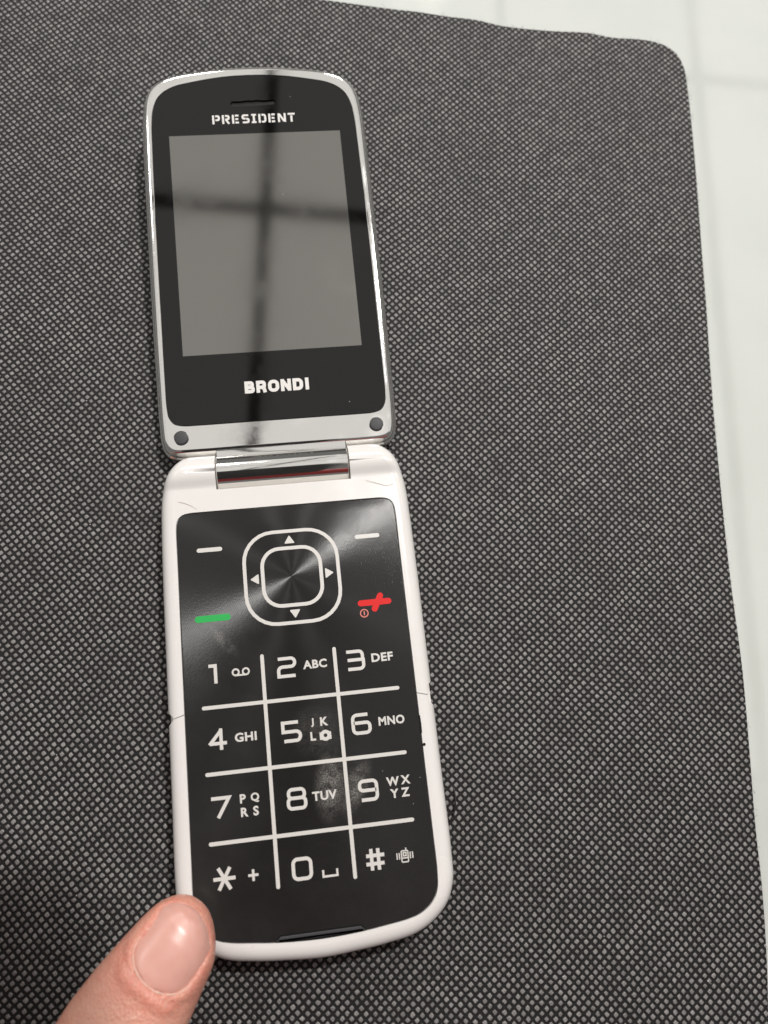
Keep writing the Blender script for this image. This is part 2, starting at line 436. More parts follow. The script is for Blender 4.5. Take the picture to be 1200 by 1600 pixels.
def make_mat():
    right = [(92.2, -135), (95, -122), (97.2, -109), (98.8, -96), (101.6, -78), (104, -60.7), (106.1, -37.6), (110.2, -4.6), (116.8, 41),
             (122.8, 81.5), (125.9, 106), (126.4, 113), (125.2, 118.5), (121.8, 121.8), (116.9, 123.6)]
    top = [(105.4, 125.0), (96, 127.2), (88.3, 128.0), (75.1, 130.0), (66, 132.6), (58.4, 133.6), (40, 137.0), (21.5, 140.6), (-10, 145), (-60, 152), (-110, 158)]
    loop = spline([(84, -170)] + right + top, closed=False, step=2.0) + [Vector((-118, 150)), Vector((-122, 60)), Vector((-126, -60)), Vector((-128, -172))]
    loop = ccw(loop)
    bm = bmesh.new()
    bm.faces.new([bm.verts.new((p.x, p.y, 0)) for p in loop])
    for axis, lo, hi, st in ((0, -128, 128, 4), (1, -172, 160, 4)):
        q = lo + st
        while q < hi:
            no = Vector((0, 0, 0)); no[axis] = 1; co = Vector((0, 0, 0)); co[axis] = q + .013
            bmesh.ops.bisect_plane(bm, geom=bm.verts[:] + bm.edges[:] + bm.faces[:], dist=1e-5, plane_co=co, plane_no=no); q += st
    top_f = bm.faces[:]
    def zf(x, y):
        a = noise.noise(Vector((x * .012, y * .012, 3))) * 1.1 + noise.noise(Vector((x * .035 + 5, y * .02, 9))) * .35
        # flat where the phone lies
        d = max(abs(x) - 30, 0, -(y + 110), y - 5); k = min(1, max(0, d / 40))
        # a soft fold that runs down the sheet beside the corner
        f = .5 * math.exp(-((x - 96 - .12 * (y - 90)) / 5.0) ** 2) * max(0, min(1, (y + 10) / 60))
        g = sum(h * math.exp(-(((x - x0) * math.cos(q) + (y - y0) * math.sin(q)) / w) ** 2) * math.exp(-((-(x - x0) * math.sin(q) + (y - y0) * math.cos(q)) / L) ** 2)
                for x0, y0, q, w, L, h in ((62, 112, .5, 4.5, 30, .55), (80, 60, -.35, 5, 40, .45), (-45, 118, 1.1, 5, 26, .4), (60, 10, .2, 6, 45, .3), (75, -70, .6, 6, 40, .35), (112, 60, .15, 3.5, 40, .4)))
        return .75 + (max(a, -.35) * .9) * k * k + f * k + g * k
    for v in bm.verts: v.co.z = zf(v.co.x, v.co.y)
    ext = bmesh.ops.extrude_face_region(bm, geom=bm.faces[:])
    for g in ext['geom']:
        if isinstance(g, bmesh.types.BMVert): g.co.z -= .45
    for v in bm.verts: v.co *= S
    me = bpy.data.meshes.new('fabric_mat'); bm.to_mesh(me); bm.free()
    return finish('fabric_mat', me, M_MAT, None, 40)
def make_fuzz(m):
    ed = {}
    me = m.data; rnd = random.Random(3); parts = []
    pts = spline([(92.2, -135), (97.2, -109), (101.6, -78), (106.1, -37.6), (110.2, -4.6), (116.8, 41), (122.8, 81.5), (126.2, 110), (121.8, 121.8), (105.4, 125), (75.1, 130), (58.4, 133.6), (21.5, 140.6)], False, .45)
    for i in range(1, len(pts) - 1):
        if rnd.random() > .22: continue
        t = (pts[i + 1] - pts[i - 1]).normalized(); nn = Vector((t.y, -t.x)); p = pts[i] - nn * .5
        L = rnd.uniform(.3, 1.0) * (1.7 if rnd.random() < .12 else 1); b = rnd.uniform(-1.1, 1.1)
        q = [(p.x + nn.x * L * s_ + t.x * b * L * s_ * s_, p.y + nn.y * L * s_ + t.y * b * L * s_ * s_, .75 + rnd.uniform(-.25, .3) * s_ + .2 * s_) for s_ in (0, .4, .75, 1)]
        parts.append(tube(q, .028, 3))
    return tag(obj('edge_fibres', *join(parts), M_HAIR, m, None), None, None, None, 'stuff')
fmat = make_mat(); make_fuzz(fmat); tag(fmat, 'black dotted non-woven fabric mat spread on the pale tabletop', 'mat')

# ------------------------------------------------------------------ flip phone
Z0 = 1.0                                       # underside of the phone on the mat
ZT = 11.0                                      # keypad face
phone = bpy.data.objects.new('flip_phone', None); phone.location = (0, -.05, Z0 * S); COL.objects.link(phone)
tag(phone, 'open white flip phone with big printed keys and grey switched-off display', 'flip phone')

base_half = [(0, -107.45), (7.2, -107.05), (13, -106.5), (19.1, -105.4), (23.3, -103.3), (26.4, -100.3), (28.1, -96.3), (28.5, -91), (28.5, -75), (28.5, -60), (28.5, -45),
             (28.5, -30), (28.35, -17), (28.0, -9.5), (26.8, -4.2), (25.2, -1.4), (22.7, .5), (20, 1.1), (15, 1.25), (7, 1.3), (0, 1.3)]
panel_half = [(0, -103.4), (8.9, -103.0), (12.6, -102.6), (17.9, -101.9), (20.6, -101.1), (22.95, -99.4), (24.2, -97.2), (24.6, -94.0), (24.65, -85), (24.65, -70), (24.65, -55), (24.65, -40), (24.65, -25),
              (24.65, -17.5), (24.55, -15.9), (24.1, -14.5), (23.1, -13.7), (21.6, -13.4), (19, -13.35), (10, -13.35), (0, -13.35)]
base_loop = mirror_half(base_half); panel_loop = ccw(mirror_half(panel_half))

def knuckle(y):                                # rounded hinge shoulders above the keypad face
    R, yc, zc = 5.2, -4.1, 6.75
    if y > yc + R: k = zc
    elif y < yc - R: k = zc
    else: k = zc + math.sqrt(R * R - (y - yc) ** 2)
    if y < yc:
        a, b, s = k, ZT, .55                   # smooth maximum with the flat face
        h = max(s - abs(a - b), 0) / s
        return max(a, b) + h * h * s * .25
    return k

def make_housing():
    V, F = loft(base_loop, [(2.2, Z0), (.9, Z0 + .25), (.3, Z0 + 1.0), (.05, Z0 + 2.4), (0, 6.2), (0, 7.6), (.12, 8.6), (.42, 9.5), (.9, 10.2), (1.5, 10.65), (2.2, 10.9), (2.9, 11.0), (3.1, 11.0)])
    bm = bmesh.new(); vs = [bm.verts.new(v) for v in V]
    for f in F: bm.faces.new([vs[i] for i in f])
    y = -13.0
    while y < 1.0:
        bmesh.ops.bisect_plane(bm, geom=bm.verts[:] + bm.edges[:] + bm.faces[:], dist=1e-6, plane_co=(0, y, 0), plane_no=(0, 1, 0)); y += .45
    for v in bm.verts:
        if v.co.z > 6.0 and v.co.y > -13.2:
            t = (v.co.z - 6.0) / (ZT - 6.0)
            f = min(1, max(0, (25.5 - abs(v.co.x)) / 5)) * min(1, max(0, (v.co.y + 4.1) / 2.6)); f = f * f * (3 - 2 * f)
            t = t + (1 - t) * f
            v.co.z = 6.0 + t * (max(knuckle(v.co.y), 6.4) - 6.0)
    bmesh.ops.remove_doubles(bm, verts=[v for v in bm.verts if v.co.y > -3.4 and v.co.z > 5.9 and abs(v.co.x) < 27], dist=.24)
    bmesh.ops.recalc_face_normals(bm, faces=bm.faces)
    V = [tuple(v.co) for v in bm.verts]; bm.verts.index_update(); F = [tuple(v.index for v in f.verts) for f in bm.faces]; bm.free()
    b = tmp(V, F)
    cutters = [tmp(*prism(ccw(offset(panel_loop, -.10)), 10.35, 20)), tmp(*boxvf(-15.35, 15.35, -8.25, 9, 3.0, 20))]
    for s in (-1, 1):                          # thumb notches and the joint of the two covers
        ys = -57.6 if s < 0 else -58.2
        seam = [Vector((s * 24, ys + .55)), Vector((s * 26.6, ys - .15)), Vector((s * 30, ys - .75))]
        v, f = ribbon(seam, .16, 10.25, 6); cutters.append(tmp(v, f))
        lo, hi = (-59.1, -56.5) if s < 0 else (-60.6, -55.7)
        nl = [Vector((s * 31, lo - .6)), Vector((s * 31, hi + .6)), Vector((s * 28.2, hi)), Vector((s * 27.2, hi - .9)), Vector((s * 27.2, lo + .9)), Vector((s * 28.2, lo))]
        cutters.append(tmp(*prism(ccw(nl), 2.5, 20)))
    me = cut(b, cutters)
    return finish('lower_housing', me, M_WHITE, phone, 32)
housing = make_housing()

# inserts seen inside the side notches
for s, lo, hi in ((-1, -59.0, -56.6), (1, -60.4, -55.9)):
    V, F = boxvf(*sorted((s * 25.6, s * 28.05)), lo, hi, 2.6, 7.6)
    o = obj('notch_insert', V, F, M_WHITE, housing)

v, f = ribbon([Vector((24.72, -62.6)), Vector((24.78, -64.4)), Vector((24.74, -66.3))], .30, 10.9, .115); obj('rim_gap', v, f, M_BLACK, housing)
obj('rim_hole', *prism([Vector((25.0 + .36 * math.cos(a * math.pi / 8), -68.7 + .33 * math.sin(a * math.pi / 8))) for a in range(16)], 10.85, 11.02), M_BLACK, housing)
panel_v = loft(offset(panel_loop, .06), [(0, 10.36), (0, 10.88), (.12, 10.96), (.3, 10.97)])
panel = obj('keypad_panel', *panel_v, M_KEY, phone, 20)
ZP = 10.972

def mark(name, vf, m, parent=None): return obj(name, vf[0], vf[1], m, parent or panel)
def at(paths, x, y, w, h):
    out = []
    for p in paths:
        q = []
        for e in p:
            if e == 'c': q.append(e)
            else: q.append((x + e[0] * w, y + e[1] * h) + ((e[2] * min(w, h),) if len(e) > 2 else ()))
        out.append(q)
    return out

# the raised separating lines
for y in (-56.35, -69.83, -83.35):
    v, f = ribbon([Vector((-20.65, y)), Vector((20.7, y))], .78, ZP, .07, cap=True); mark('grid_line', (v, f), M_PRINT)
for x in (-7.77, 7.82):
    v, f = ribbon([Vector((x, -46.65)), Vector((x, -92.9))], .78, ZP, .08, cap=True); mark('grid_line', (v, f), M_PRINT)

DG = {'1': [[(-.32, .5), (.08, .5), (.08, -.5)]],
      '2': [[(-.5, .5), (.5, .5, .24), (.5, .03, .24), (-.5, .03, .24), (-.5, -.5), (.5, -.5)]],
      '3': [[(-.5, .5), (.47, .5, .22), (.47, .0)], [(-.46, .02), (.47, .02)], [(.5, .08), (.5, -.5, .24), (-.47, -.5)]],
      '4': [[(.55, -.2), (-.42, -.2)], [(-.47, -.25), (.24, .5)], [(.22, .6), (.22, -.56)]],
      '5': [[(.42, .5), (-.5, .5), (-.5, .0), (.5, .0, .24), (.5, -.5, .24), (-.47, -.5)]],
      '6': [[(.42, .5), (-.5, .5, .26), (-.5, -.5, .24), (.5, -.5, .24), (.5, .06, .2), (-.46, .06)]],
      '7': [[(-.5, .5), (.52, .5), (-.14, -.52)]],
      '8': [['c', (-.46, .5, .22), (.46, .5, .22), (.46, .04, .2), (-.46, .04, .2)], ['c', (-.5, .04, .2), (.5, .04, .2), (.5, -.5, .22), (-.5, -.5, .22)]],
      '9': [[(.47, .0), (-.5, .0, .2), (-.5, .5, .24), (.5, .5, .24), (.5, -.5, .24), (-.44, -.5)]],
      '0': [['c', (-.5, .5, .26), (.5, .5, .26), (.5, -.5, .26), (-.5, -.5, .26)]],
      '*': [[(-.62, 0), (.62, 0)], [(-.33, .55), (.33, -.55)], [(.33, .55), (-.33, -.55)]],
      '#': [[(-.5, .2), (.55, .2)], [(-.53, -.22), (.52, -.22)], [(-.2, .55), (-.2, -.55)], [(.2, .55), (.2, -.55)]]}
ROWY = (-49.55, -63.03, -76.55, -90.08)
KX = {'1': -18.1, '2': -2.68, '3': 12.15, '4': -18.2, '5': -2.7, '6': 12.13, '7': -18.35, '8': -2.71, '9': 12.23, '*': -18.3, '0': -2.71, '#': 12.2}
for k, ch in enumerate('123456789*0#'):
    mark('key_digit', strokes(at(DG[ch], KX[ch], ROWY[k // 3], 3.55, 3.75), .70, ZP), M_PRINT)

def letters(s, x, y, h=1.82, sx=1.0, w=None, parent=None):
    vf = text_vf(s, h, .034, sx, 1.08)
    if w:
        x0 = min(v[0] for v in vf[0]); x1 = max(v[0] for v in vf[0]); k = w / (x1 - x0)
        vf = [(a * k, b, c) for a, b, c in vf[0]], vf[1]
    return place(vf, x, y, ZP)
for s, x, y, w in (('ABC', 3.41, -49.44, 5.15), ('DEF', 18.08, -49.42, 4.7), ('GHI', -12.3, -63.02, 4.55), ('MNO', 18.63, -62.94, 5.6), ('TUV', 3.06, -76.53, 5.1)):
    mark('key_letters', letters(s, x, y, 1.85, 1, w), M_PRINT)
mark('key_letters', join([letters('J', 1.8, -61.66, 1.8), letters('K', 4.3, -61.64, 1.8), letters('L', 1.74, -64.47, 1.8)]), M_PRINT)
mark('key_letters', join([letters('P', -13.7, -75.29, 1.8), letters('Q', -11.22, -75.32, 1.95), letters('R', -13.5, -77.94, 1.8), letters('S', -11.18, -77.9, 1.9)]), M_PRINT)
mark('key_letters', join([letters('W', 17.49, -75.37, 1.8), letters('X', 20.2, -75.3, 1.8), letters('Y', 17.6, -77.82, 1.8), letters('Z', 19.91, -77.78, 1.8)]), M_PRINT)

def circle(x, y, r, n=24): return ['c'] + [(x + r * math.cos(2 * math.pi * i / n), y + r * math.sin(2 * math.pi * i / n)) for i in range(n)]
# voicemail, camera, plus, space and vibration symbols
mark('voicemail_symbol', strokes([circle(-13.55, -49.5, .66), circle(-11.4, -49.5, .66), [(-13.55, -50.16), (-11.4, -50.16)]], .36, ZP), M_PRINT)
cx, cy = 4.34, -64.45
mark('camera_symbol', join([ribbon(circle(cx, cy - .1, .76)[1:], .72, ZP, .03, True)] +
     [place(prism([Vector(p) for p in q], ZP, ZP + .034 + .004 * i), 0, 0, 0) for i, q in enumerate((
         [(cx - 1.22, cy - .95), (cx - .95, cy - .95), (cx - .95, cy + .6), (cx - 1.22, cy + .6)], [(cx + .95, cy - .95), (cx + 1.22, cy - .95), (cx + 1.22, cy + .6), (cx + .95, cy + .6)],
         [(cx - 1.0, cy - .95), (cx + 1.0, cy - .95), (cx + 1.0, cy - .62), (cx - 1.0, cy - .62)], [(cx - 1.0, cy + .42), (cx + 1.0, cy + .42), (cx + 1.0, cy + .6), (cx - 1.0, cy + .6)],
         [(cx - .45, cy + .58), (cx + .45, cy + .58), (cx + .35, cy + .98), (cx - .35, cy + .98)],
         [(cx - 1.0, cy + .2), (cx - .6, cy + .45), (cx - 1.0, cy + .45)], [(cx + 1.0, cy + .2), (cx + 1.0, cy + .45), (cx + .6, cy + .45)],
         [(cx - 1.0, cy - .4), (cx - 1.0, cy - .7), (cx - .6, cy - .7)], [(cx + 1.0, cy - .4), (cx + .6, cy - .7), (cx + 1.0, cy - .7)]))]), M_PRINT)
mark('plus_symbol', strokes([[(-13.58, -90.1), (-11.52, -90.1)], [(-12.55, -89.0), (-12.55, -91.2)]], .5, ZP), M_PRINT)
mark('space_symbol', strokes([[(1.45, -90.85), (1.45, -92.1), (4.3, -92.1), (4.3, -90.85)]], .42, ZP), M_PRINT)
vx, vy = 18.35, -90.1
vib = [['c', (vx - .68, vy + .95, .2), (vx + .68, vy + .95, .2), (vx + .68, vy - 1.2, .2), (vx - .68, vy - 1.2, .2)], ['c', (vx - .28, vy + .58), (vx + .28, vy + .58), (vx + .28, vy - .02), (vx - .28, vy - .02)],
       [(vx - .62, vy - .45), (vx + .62, vy - .45)], [(vx + .32, vy + .9), (vx + .32, vy + 1.5)]]
for s in (-1, 1):
    vib += [[(vx + s * 1.13, vy + .62), (vx + s * 1.13, vy - .62)], [(vx + s * 1.62, vy + .62), (vx + s * 1.62, vy - .62)]]
mark('vibration_symbol', strokes(vib, .24, ZP), M_PRINT)

# navigation key outlines and the four arrows
NX, NY = .1, -29.75
def ring(h, r, w, z=.035): return strokes([['c', (NX - h, NY + h, r), (NX + h, NY + h, r), (NX + h, NY - h, r), (NX - h, NY - h, r)]], w, ZP, z)
mark('navigation_ring', ring(10.35, 6.6, .78), M_PRINT)
mark('navigation_ring', ring(6.45, 3.9, .80), M_PRINT)
for x, y, a in ((NX, NY + 8.35, 0), (NX, NY - 8.35, 180), (NX - 8.2, NY, 90), (NX + 8.2, NY, -90)):
    tri = fillet([(-1.2, -.85, .16), (1.2, -.85, .16), (0, 1.05, .16)], True)
    Rm = Matrix.Rotation(math.radians(a), 2)
    mark('arrow_mark', prism(ccw([Rm @ p + Vector((x, y)) for p in tri]), ZP, ZP + .03), M_PRINT)
for s in (-1, 1):
    v, f = ribbon([Vector((s * 15.3, -22.13)), Vector((s * 19.95, -22.13))], .95, ZP, .04, cap=True); mark('soft_key_mark', (v, f), M_PRINT)
v, f = ribbon([Vector((-20.85, -37.45)), Vector((-14.6, -37.45))], 1.45, ZP, .04, cap=True); mark('call_mark', (v, f), M_GREEN)
v, f = join([ribbon([Vector((14.65, -37.3)), Vector((20.8, -37.3))], 1.35, ZP, .04, cap=True), ribbon([Vector((19.1, -35.95)), Vector((17.6, -38.75))], 1.35, ZP, .046, cap=True)])
mark('end_call_mark', (v, f), M_RED)
mark('power_mark', strokes([circle(15.2, -39.55, .84), [(15.2, -39.1), (15.2, -40.0)]], .24, ZP), M_PINK)

# little black tab at the lower rim
tab = fillet([(-9.1, -103.1, .2), (-8.2, -101.75, 1.0), (8.2, -101.75, 1.0), (9.1, -103.1, .2)], True)
bot = spline([(9.1, -103.1), (5, -103.35), (0, -103.45), (-5, -103.35), (-9.1, -103.1)], False, 1)[1:-1]
tl = ccw(tab + bot) if False else ccw(fillet([(-9.1, -103.0, .2), (-8.3, -101.75, .9), (8.3, -101.75, .9), (9.1, -103.0, .2), (5, -103.3), (0, -103.42), (-5, -103.3)], True))
tabo = mark('microphone_tab', loft(tl, [(0, 10.6), (0, ZP + .02)]), M_BLACK)
mark('tab_face', loft(offset(tl, .32), [(0, 10.8), (0, ZP + .12), (.12, ZP + .2)]), M_RUBBER)

# hinge barrel
def cyl_x(x0, x1, yc, zc, r, n=64, bev=.25):
    V = []; F = []
    xs = [(x0, r - bev), (x0 + bev, r), (x1 - bev, r), (x1, r - bev)]
    for x, rr in xs:
        for k in range(n):
            a = 2 * math.pi * k / n; V.append((x, yc + rr * math.cos(a), zc + rr * math.sin(a)))
    for i in range(3):
        for k in range(n): F.append((i * n + k, i * n + (k + 1) % n, (i + 1) * n + (k + 1) % n, (i + 1) * n + k))
    F += [tuple(range(n)), tuple(reversed(range(3 * n, 4 * n)))]
    return V, F
barrel = obj('hinge_barrel', *cyl_x(-15.2, 15.2, -3.75, 7.2, 4.45), M_CHROME, phone, 30)

# ------------------------------------------------------------------ lid (built flat, then tilted about the hinge line)
TH = math.radians(5.2114); LZ = 8.0
def tilt(vf): return [(x, y * math.cos(TH) - z * math.sin(TH), LZ + y * math.sin(TH) + z * math.cos(TH)) for x, y, z in vf[0]], vf[1]
lid_half = [(0, .9), (10, .9), (20, .9), (23.5, 1.0), (25.6, 1.5), (27.0, 2.7), (27.8, 5.0), (28.1, 9), (28.25, 20), (28.35, 35), (28.35, 50), (28.3, 65), (28.2, 80), (27.95, 90), (27.3, 94.6), (25.9, 97.9), (23.3, 100.1), (19.8, 101.5),
            (15, 102.4), (10, 103.0), (5, 103.4), (0, 103.5)]
bez_half = [(0, 8.5), (10, 8.5), (19, 8.5), (22.4, 8.6), (24.4, 9.2), (25.5, 10.6), (25.9, 13), (26.0, 20), (26.0, 35), (26.0, 50), (25.9, 65), (25.7, 80), (25.5, 87), (24.9, 91.2), (23.7, 94.2), (21.9, 96.1), (19.2, 97.5), (15, 98.5), (8.3, 99.6), (4, 99.95), (0, 100.05)]
lid_loop = ccw(mirror_half(lid_half)); bez_loop = ccw(mirror_half(bez_half))
BUMP = ((-22.92, 5.7), (22.9, 5.65))
def make_lid():
    V, F = loft(lid_loop, [(3.0, -6.6), (1.2, -6.3), (.3, -5.4), (0, -4.2), (0, -2.7), (.12, -2.2), (.42, -1.95), (.5, -1.55), (.62, -.95), (.95, -.42), (1.4, -.1), (1.85, 0), (2.05, 0)])
    b = tmp(V, F)
    cs = [tmp(*prism(offset(bez_loop, -.08), -.55, 5))]
    for x, y in BUMP:
        cs.append(tmp(*prism([Vector((x + 1.78 * math.cos(a * math.pi / 18), y + 1.78 * math.sin(a * math.pi / 18))) for a in range(36)], -.5, 5)))
    me = cut(b, cs)
    for v in me.vertices:
        x, y, z = v.co / S
        v.co = Vector((x, y * math.cos(TH) - z * math.sin(TH), LZ + y * math.sin(TH) + z * math.cos(TH))) * S
    return finish('lid_frame', me, M_CHROME, phone, 30)
lid = make_lid()
# strap that joins the lid plate to the barrel
V, F = [], []
sec = [(2.2, -.05), (1.2, -.12), (.4, -.05), (-.3, .6), (-1.2, 1.6), (-1.6, 1.2), (-1.6, -3), (2.2, -3)]
for x in (-15.1, 15.1): V += [(x, y, z) for y, z in sec]
k = len(sec); F = [(i, (i + 1) % k, k + (i + 1) % k, k + i) for i in range(k)] + [tuple(range(k)), tuple(reversed(range(k, 2 * k)))]
obj('hinge_strap', *tilt((V, F)), M_CHROME, lid, 50)
for x, y in BUMP:
    loop = [Vector((x + 1.62 * math.cos(a * math.pi / 18), y + 1.62 * math.sin(a * math.pi / 18))) for a in range(36)]
    obj('rubber_bumper', *tilt(loft(loop, [(0, -.5), (0, .1), (.15, .22), (.4, .26)])), M_RUBBER, lid, 40)

def make_glass():
    b = tmp(*loft(offset(bez_loop, .05), [(0, -.54), (0, -.06), (.1, .0), (.2, .0)]))
    slot = [Vector((-5.35, 91.3)), Vector((-5.75, 92.0)), Vector((-5.3, 92.75)), Vector((-3, 92.7)), Vector((-1, 92.95)), Vector((-.2, 92.75)), Vector((.8, 92.95)), Vector((3, 92.75)), Vector((5.3, 92.95)), Vector((5.8, 92.35)), Vector((5.2, 91.55)), Vector((0, 91.3))]
    me = cut(b, [tmp(*prism(ccw(slot), -.50, 3))])
    for v in me.vertices:
        x, y, z = v.co / S
        v.co = Vector((x, y * math.cos(TH) - z * math.sin(TH), LZ + y * math.sin(TH) + z * math.cos(TH))) * S
    return finish('display_window', me, M_GLASS, phone, 30), slot
glass, slot = make_glass()
obj('earpiece_slot', *tilt(prism(ccw([Vector((p.x * .99, (p.y - 92.2) * .97 + 92.2)) for p in slot]), -.499, -.46)), M_BLACK, glass)
# the screen itself
scr = [Vector(p) for p in ((-21.35, 25.72), (21.35, 25.72), (21.35, 83.55), (-21.35, 83.55))]
obj('display_screen', *tilt(prism(scr, -.2, .012)), M_LCD, glass)

def lid_text(name, vf, label=None):
    o = obj(name, *tilt(vf), M_SILVER, glass)
    return o
PL = {'P': [[(-.36, -.5), (-.36, .5)], [(-.08, .4), (.36, .4, .18), (.36, -.05, .18), (-.08, -.05)]],
      'R': [[(-.36, -.5), (-.36, .5)], [(-.08, .4), (.36, .4, .18), (.36, .0, .18), (-.08, .0)], [(.0, -.05), (.38, -.5)]],
      'E': [[(-.34, -.5), (-.34, .5)], [(-.06, .4), (.38, .4)], [(-.06, 0), (.32, 0)], [(-.06, -.4), (.38, -.4)]],
      'S': [[(.38, .4), (-.36, .4, .18), (-.36, .03, .18), (.0, .03)], [(.08, -.0), (.38, -.0, .18), (.38, -.4, .18), (-.38, -.4)]],
      'I': [[(0, .45), (0, -.45)], [(-.3, .42), (.3, .42)], [(-.3, -.42), (.3, -.42)]],
      'D': [[(-.36, -.5), (-.36, .5)], [(-.08, .4), (.38, .4, .25), (.38, -.4, .25), (-.08, -.4)]],
      'N': [[(-.38, -.5), (-.38, .5)], [(.4, -.5), (.4, .5)], [(-.3, .42), (.3, -.42)]],
      'T': [[(-.46, .4), (.46, .4)], [(0, .22), (0, -.5)]]}
parts = []; x = -9.75
adv = {'I': 1.75}
word = 'PRESIDENT'
tot = sum(adv.get(c, 2.42) for c in word)
x = -10.72
for c in word:
    a = adv.get(c, 2.42) * 21.35 / tot
    pth = at(PL[c], x + a / 2, 87.7, 1.95, 2.45)
    parts.append(strokes(pth, .50, .006, .02)); x += a
lid_text('lettering', join(parts))
BL = {'B': [[(-.36, .5), (-.36, -.5)], [(-.36, .36), (.26, .36, .17), (.26, .03, .15), (-.36, .03)], [(-.3, -.02), (.32, -.02, .17), (.32, -.36, .17), (-.36, -.36)]],
      'R': [[(-.36, .5), (-.36, -.5)], [(-.36, .36), (.3, .36, .19), (.3, -.06, .19), (-.3, -.06)], [(.06, -.1), (.26, -.16, .1), (.36, -.5)]],
      'O': [['c', (-.4, .36, .34), (.4, .36, .34), (.4, -.36, .34), (-.4, -.36, .34)]],
      'N': [[(-.36, .5), (-.36, -.5)], [(.36, .5), (.36, -.5)], [(-.34, .4), (.34, -.4)]],
      'D': [[(-.36, .5), (-.36, -.5)], [(-.36, .36), (.36, .36, .34), (.36, -.36, .34), (-.36, -.36)]],
      'I': [[(0, .5), (0, -.5)]]}
parts = []; adv = {'B': 2.75, 'R': 2.75, 'O': 3.0, 'N': 2.85, 'D': 2.85, 'I': 1.5}; x = -7.62
for c in 'BRONDI':
    a = adv[c]; parts.append(strokes(at(BL[c], x + a / 2, 16.95, 2.25, 2.98), .83, .006, .02)); x += a
lid_text('lettering', join(parts))

# ------------------------------------------------------------------ hairs lying about
def hair(name, pts, r, m, label):
    P = []
    for i in range(len(pts) - 1):
        pass
    sp = spline([(p[0], p[1]) for p in pts], False, .5)
    N = len(sp); zz = [p[2] for p in pts]
    pts3 = []
    for i, p in enumerate(sp):
        f = i / (N - 1) * (len(zz) - 1); a = int(min(f, len(zz) - 2)); t = f - a
        pts3.append((p.x, p.y, zz[a] * (1 - t) + zz[a + 1] * t))
    o = obj(name, *tube(pts3, r, 6, lambda t: .5 + .5 * math.sin(math.pi * min(1, max(0, t)))), m, None, 60)
    tag(o, label, 'hair', None); return o
hair('loose_hair', [(31.7, -78.2, 1.1), (31.75, -80.4, 1.5), (31.4, -82.8, 1.6), (30.7, -84.6, 1.4), (29.6, -85.9, 1.1)], .17, M_HAIR, 'short black curled fibre on the mat beside the lower right edge of the phone')
hair('loose_hair', [(18.6, -8.9, 11.25), (21.0, -9.8, 11.1), (23.36, -10.6, 11.05), (25.48, -10.3, 11.0), (27.3, -11.0, 10.2)], .04, M_BROWN, 'thin wavy brown hair on the right white hinge shoulder of the phone')
hair('loose_hair', [(-27.6, -11.0, 9.9), (-26.2, -10.5, 10.75), (-23.68, -10.6, 11.08), (-21.6, -11.4, 11.06), (-19.9, -12.6, 11.05)], .036, M_BROWN, 'thin bowed brown hair on the left white hinge shoulder of the phone')
# ------------------------------------------------------------------ hand: thumb on the corner of the phone, the rest out of view
P0 = Vector((-27.6, -99.9)); U = Vector((.677, .736)); LT = Vector((.736, -.677))
TS = [(8.7, -1.1, .4, 17.0, 16.0), (8.35, -1.1, 2.3, 18.8, 14.6), (7.4, -1.0, 4.0, 20.4, 13.2), (6.2, -.8, 5.3, 21.6, 12.3), (4.2, -.4, 6.9, 22.6, 11.6), (2, 0, 7.9, 23.3, 11.25), (0, .15, 8.4, 23.8, 11.15), (-3, .3, 8.9, 24.5, 11.2),
      (-7, .6, 9.6, 25.4, 11.6), (-11, .9, 10.2, 26.3, 12.2), (-17, 1.3, 10.7, 28.0, 12.8), (-25, 1.6, 10.3, 29.0, 13.2), (-35, 1.0, 10.7, 31.5, 13.0), (-48, -.5, 12.8, 36, 11.5), (-62, -3, 15.5, 42, 9), (-78, -6, 18, 46, 9), (-95, -8, 19, 50, 12)]
def tsec(a):
    for i in range(len(TS) - 1):
        if TS[i][0] >= a >= TS[i + 1][0]:
            t = (TS[i][0] - a) / (TS[i][0] - TS[i + 1][0]); return [TS[i][k] * (1 - t) + TS[i + 1][k] * t for k in range(1, 5)]
    return TS[0][1:] if a > TS[0][0] else TS[-1][1:]
def dorsal(a, l):
    c, hw, zt, zb = tsec(a); zm = zb + (zt - zb) * .46; q = min(.999, abs(l - c) / hw)
    return zm + (zt - zm) * (1 - q ** 2.25) ** (1 / 2.25)
def thumb_vf(n=48):
    V = []; F = []
    st = [a for a, *_ in TS]; al = []
    for i in range(len(st) - 1):
        k = max(1, int((st[i] - st[i + 1]) / 1.5)); al += [st[i] + (st[i + 1] - st[i]) * j / k for j in range(k)]
    al.append(st[-1])
    for a in al:
        c, hw, zt, zb = tsec(a); zm = zb + (zt - zb) * .46
        for k in range(n):
            th = 2 * math.pi * k / n; cs, sn = math.cos(th), math.sin(th)
            l = c + hw * math.copysign(abs(cs) ** (2 / 2.25), cs)
            hz = (zt - zm) if sn > 0 else (zm - zb)
            z = zm + hz * math.copysign(abs(sn) ** (2 / 2.25), sn)
            p = P0 + U * a + LT * l; V.append((p.x, p.y, z))
    N = len(al)
    for i in range(N - 1):
        for k in range(n):
            j = (k + 1) % n; F.append((i * n + k, i * n + j, (i + 1) * n + j, (i + 1) * n + k))
    F += [tuple(range(n)), tuple(reversed(range((N - 1) * n, N * n)))]
    return V, F
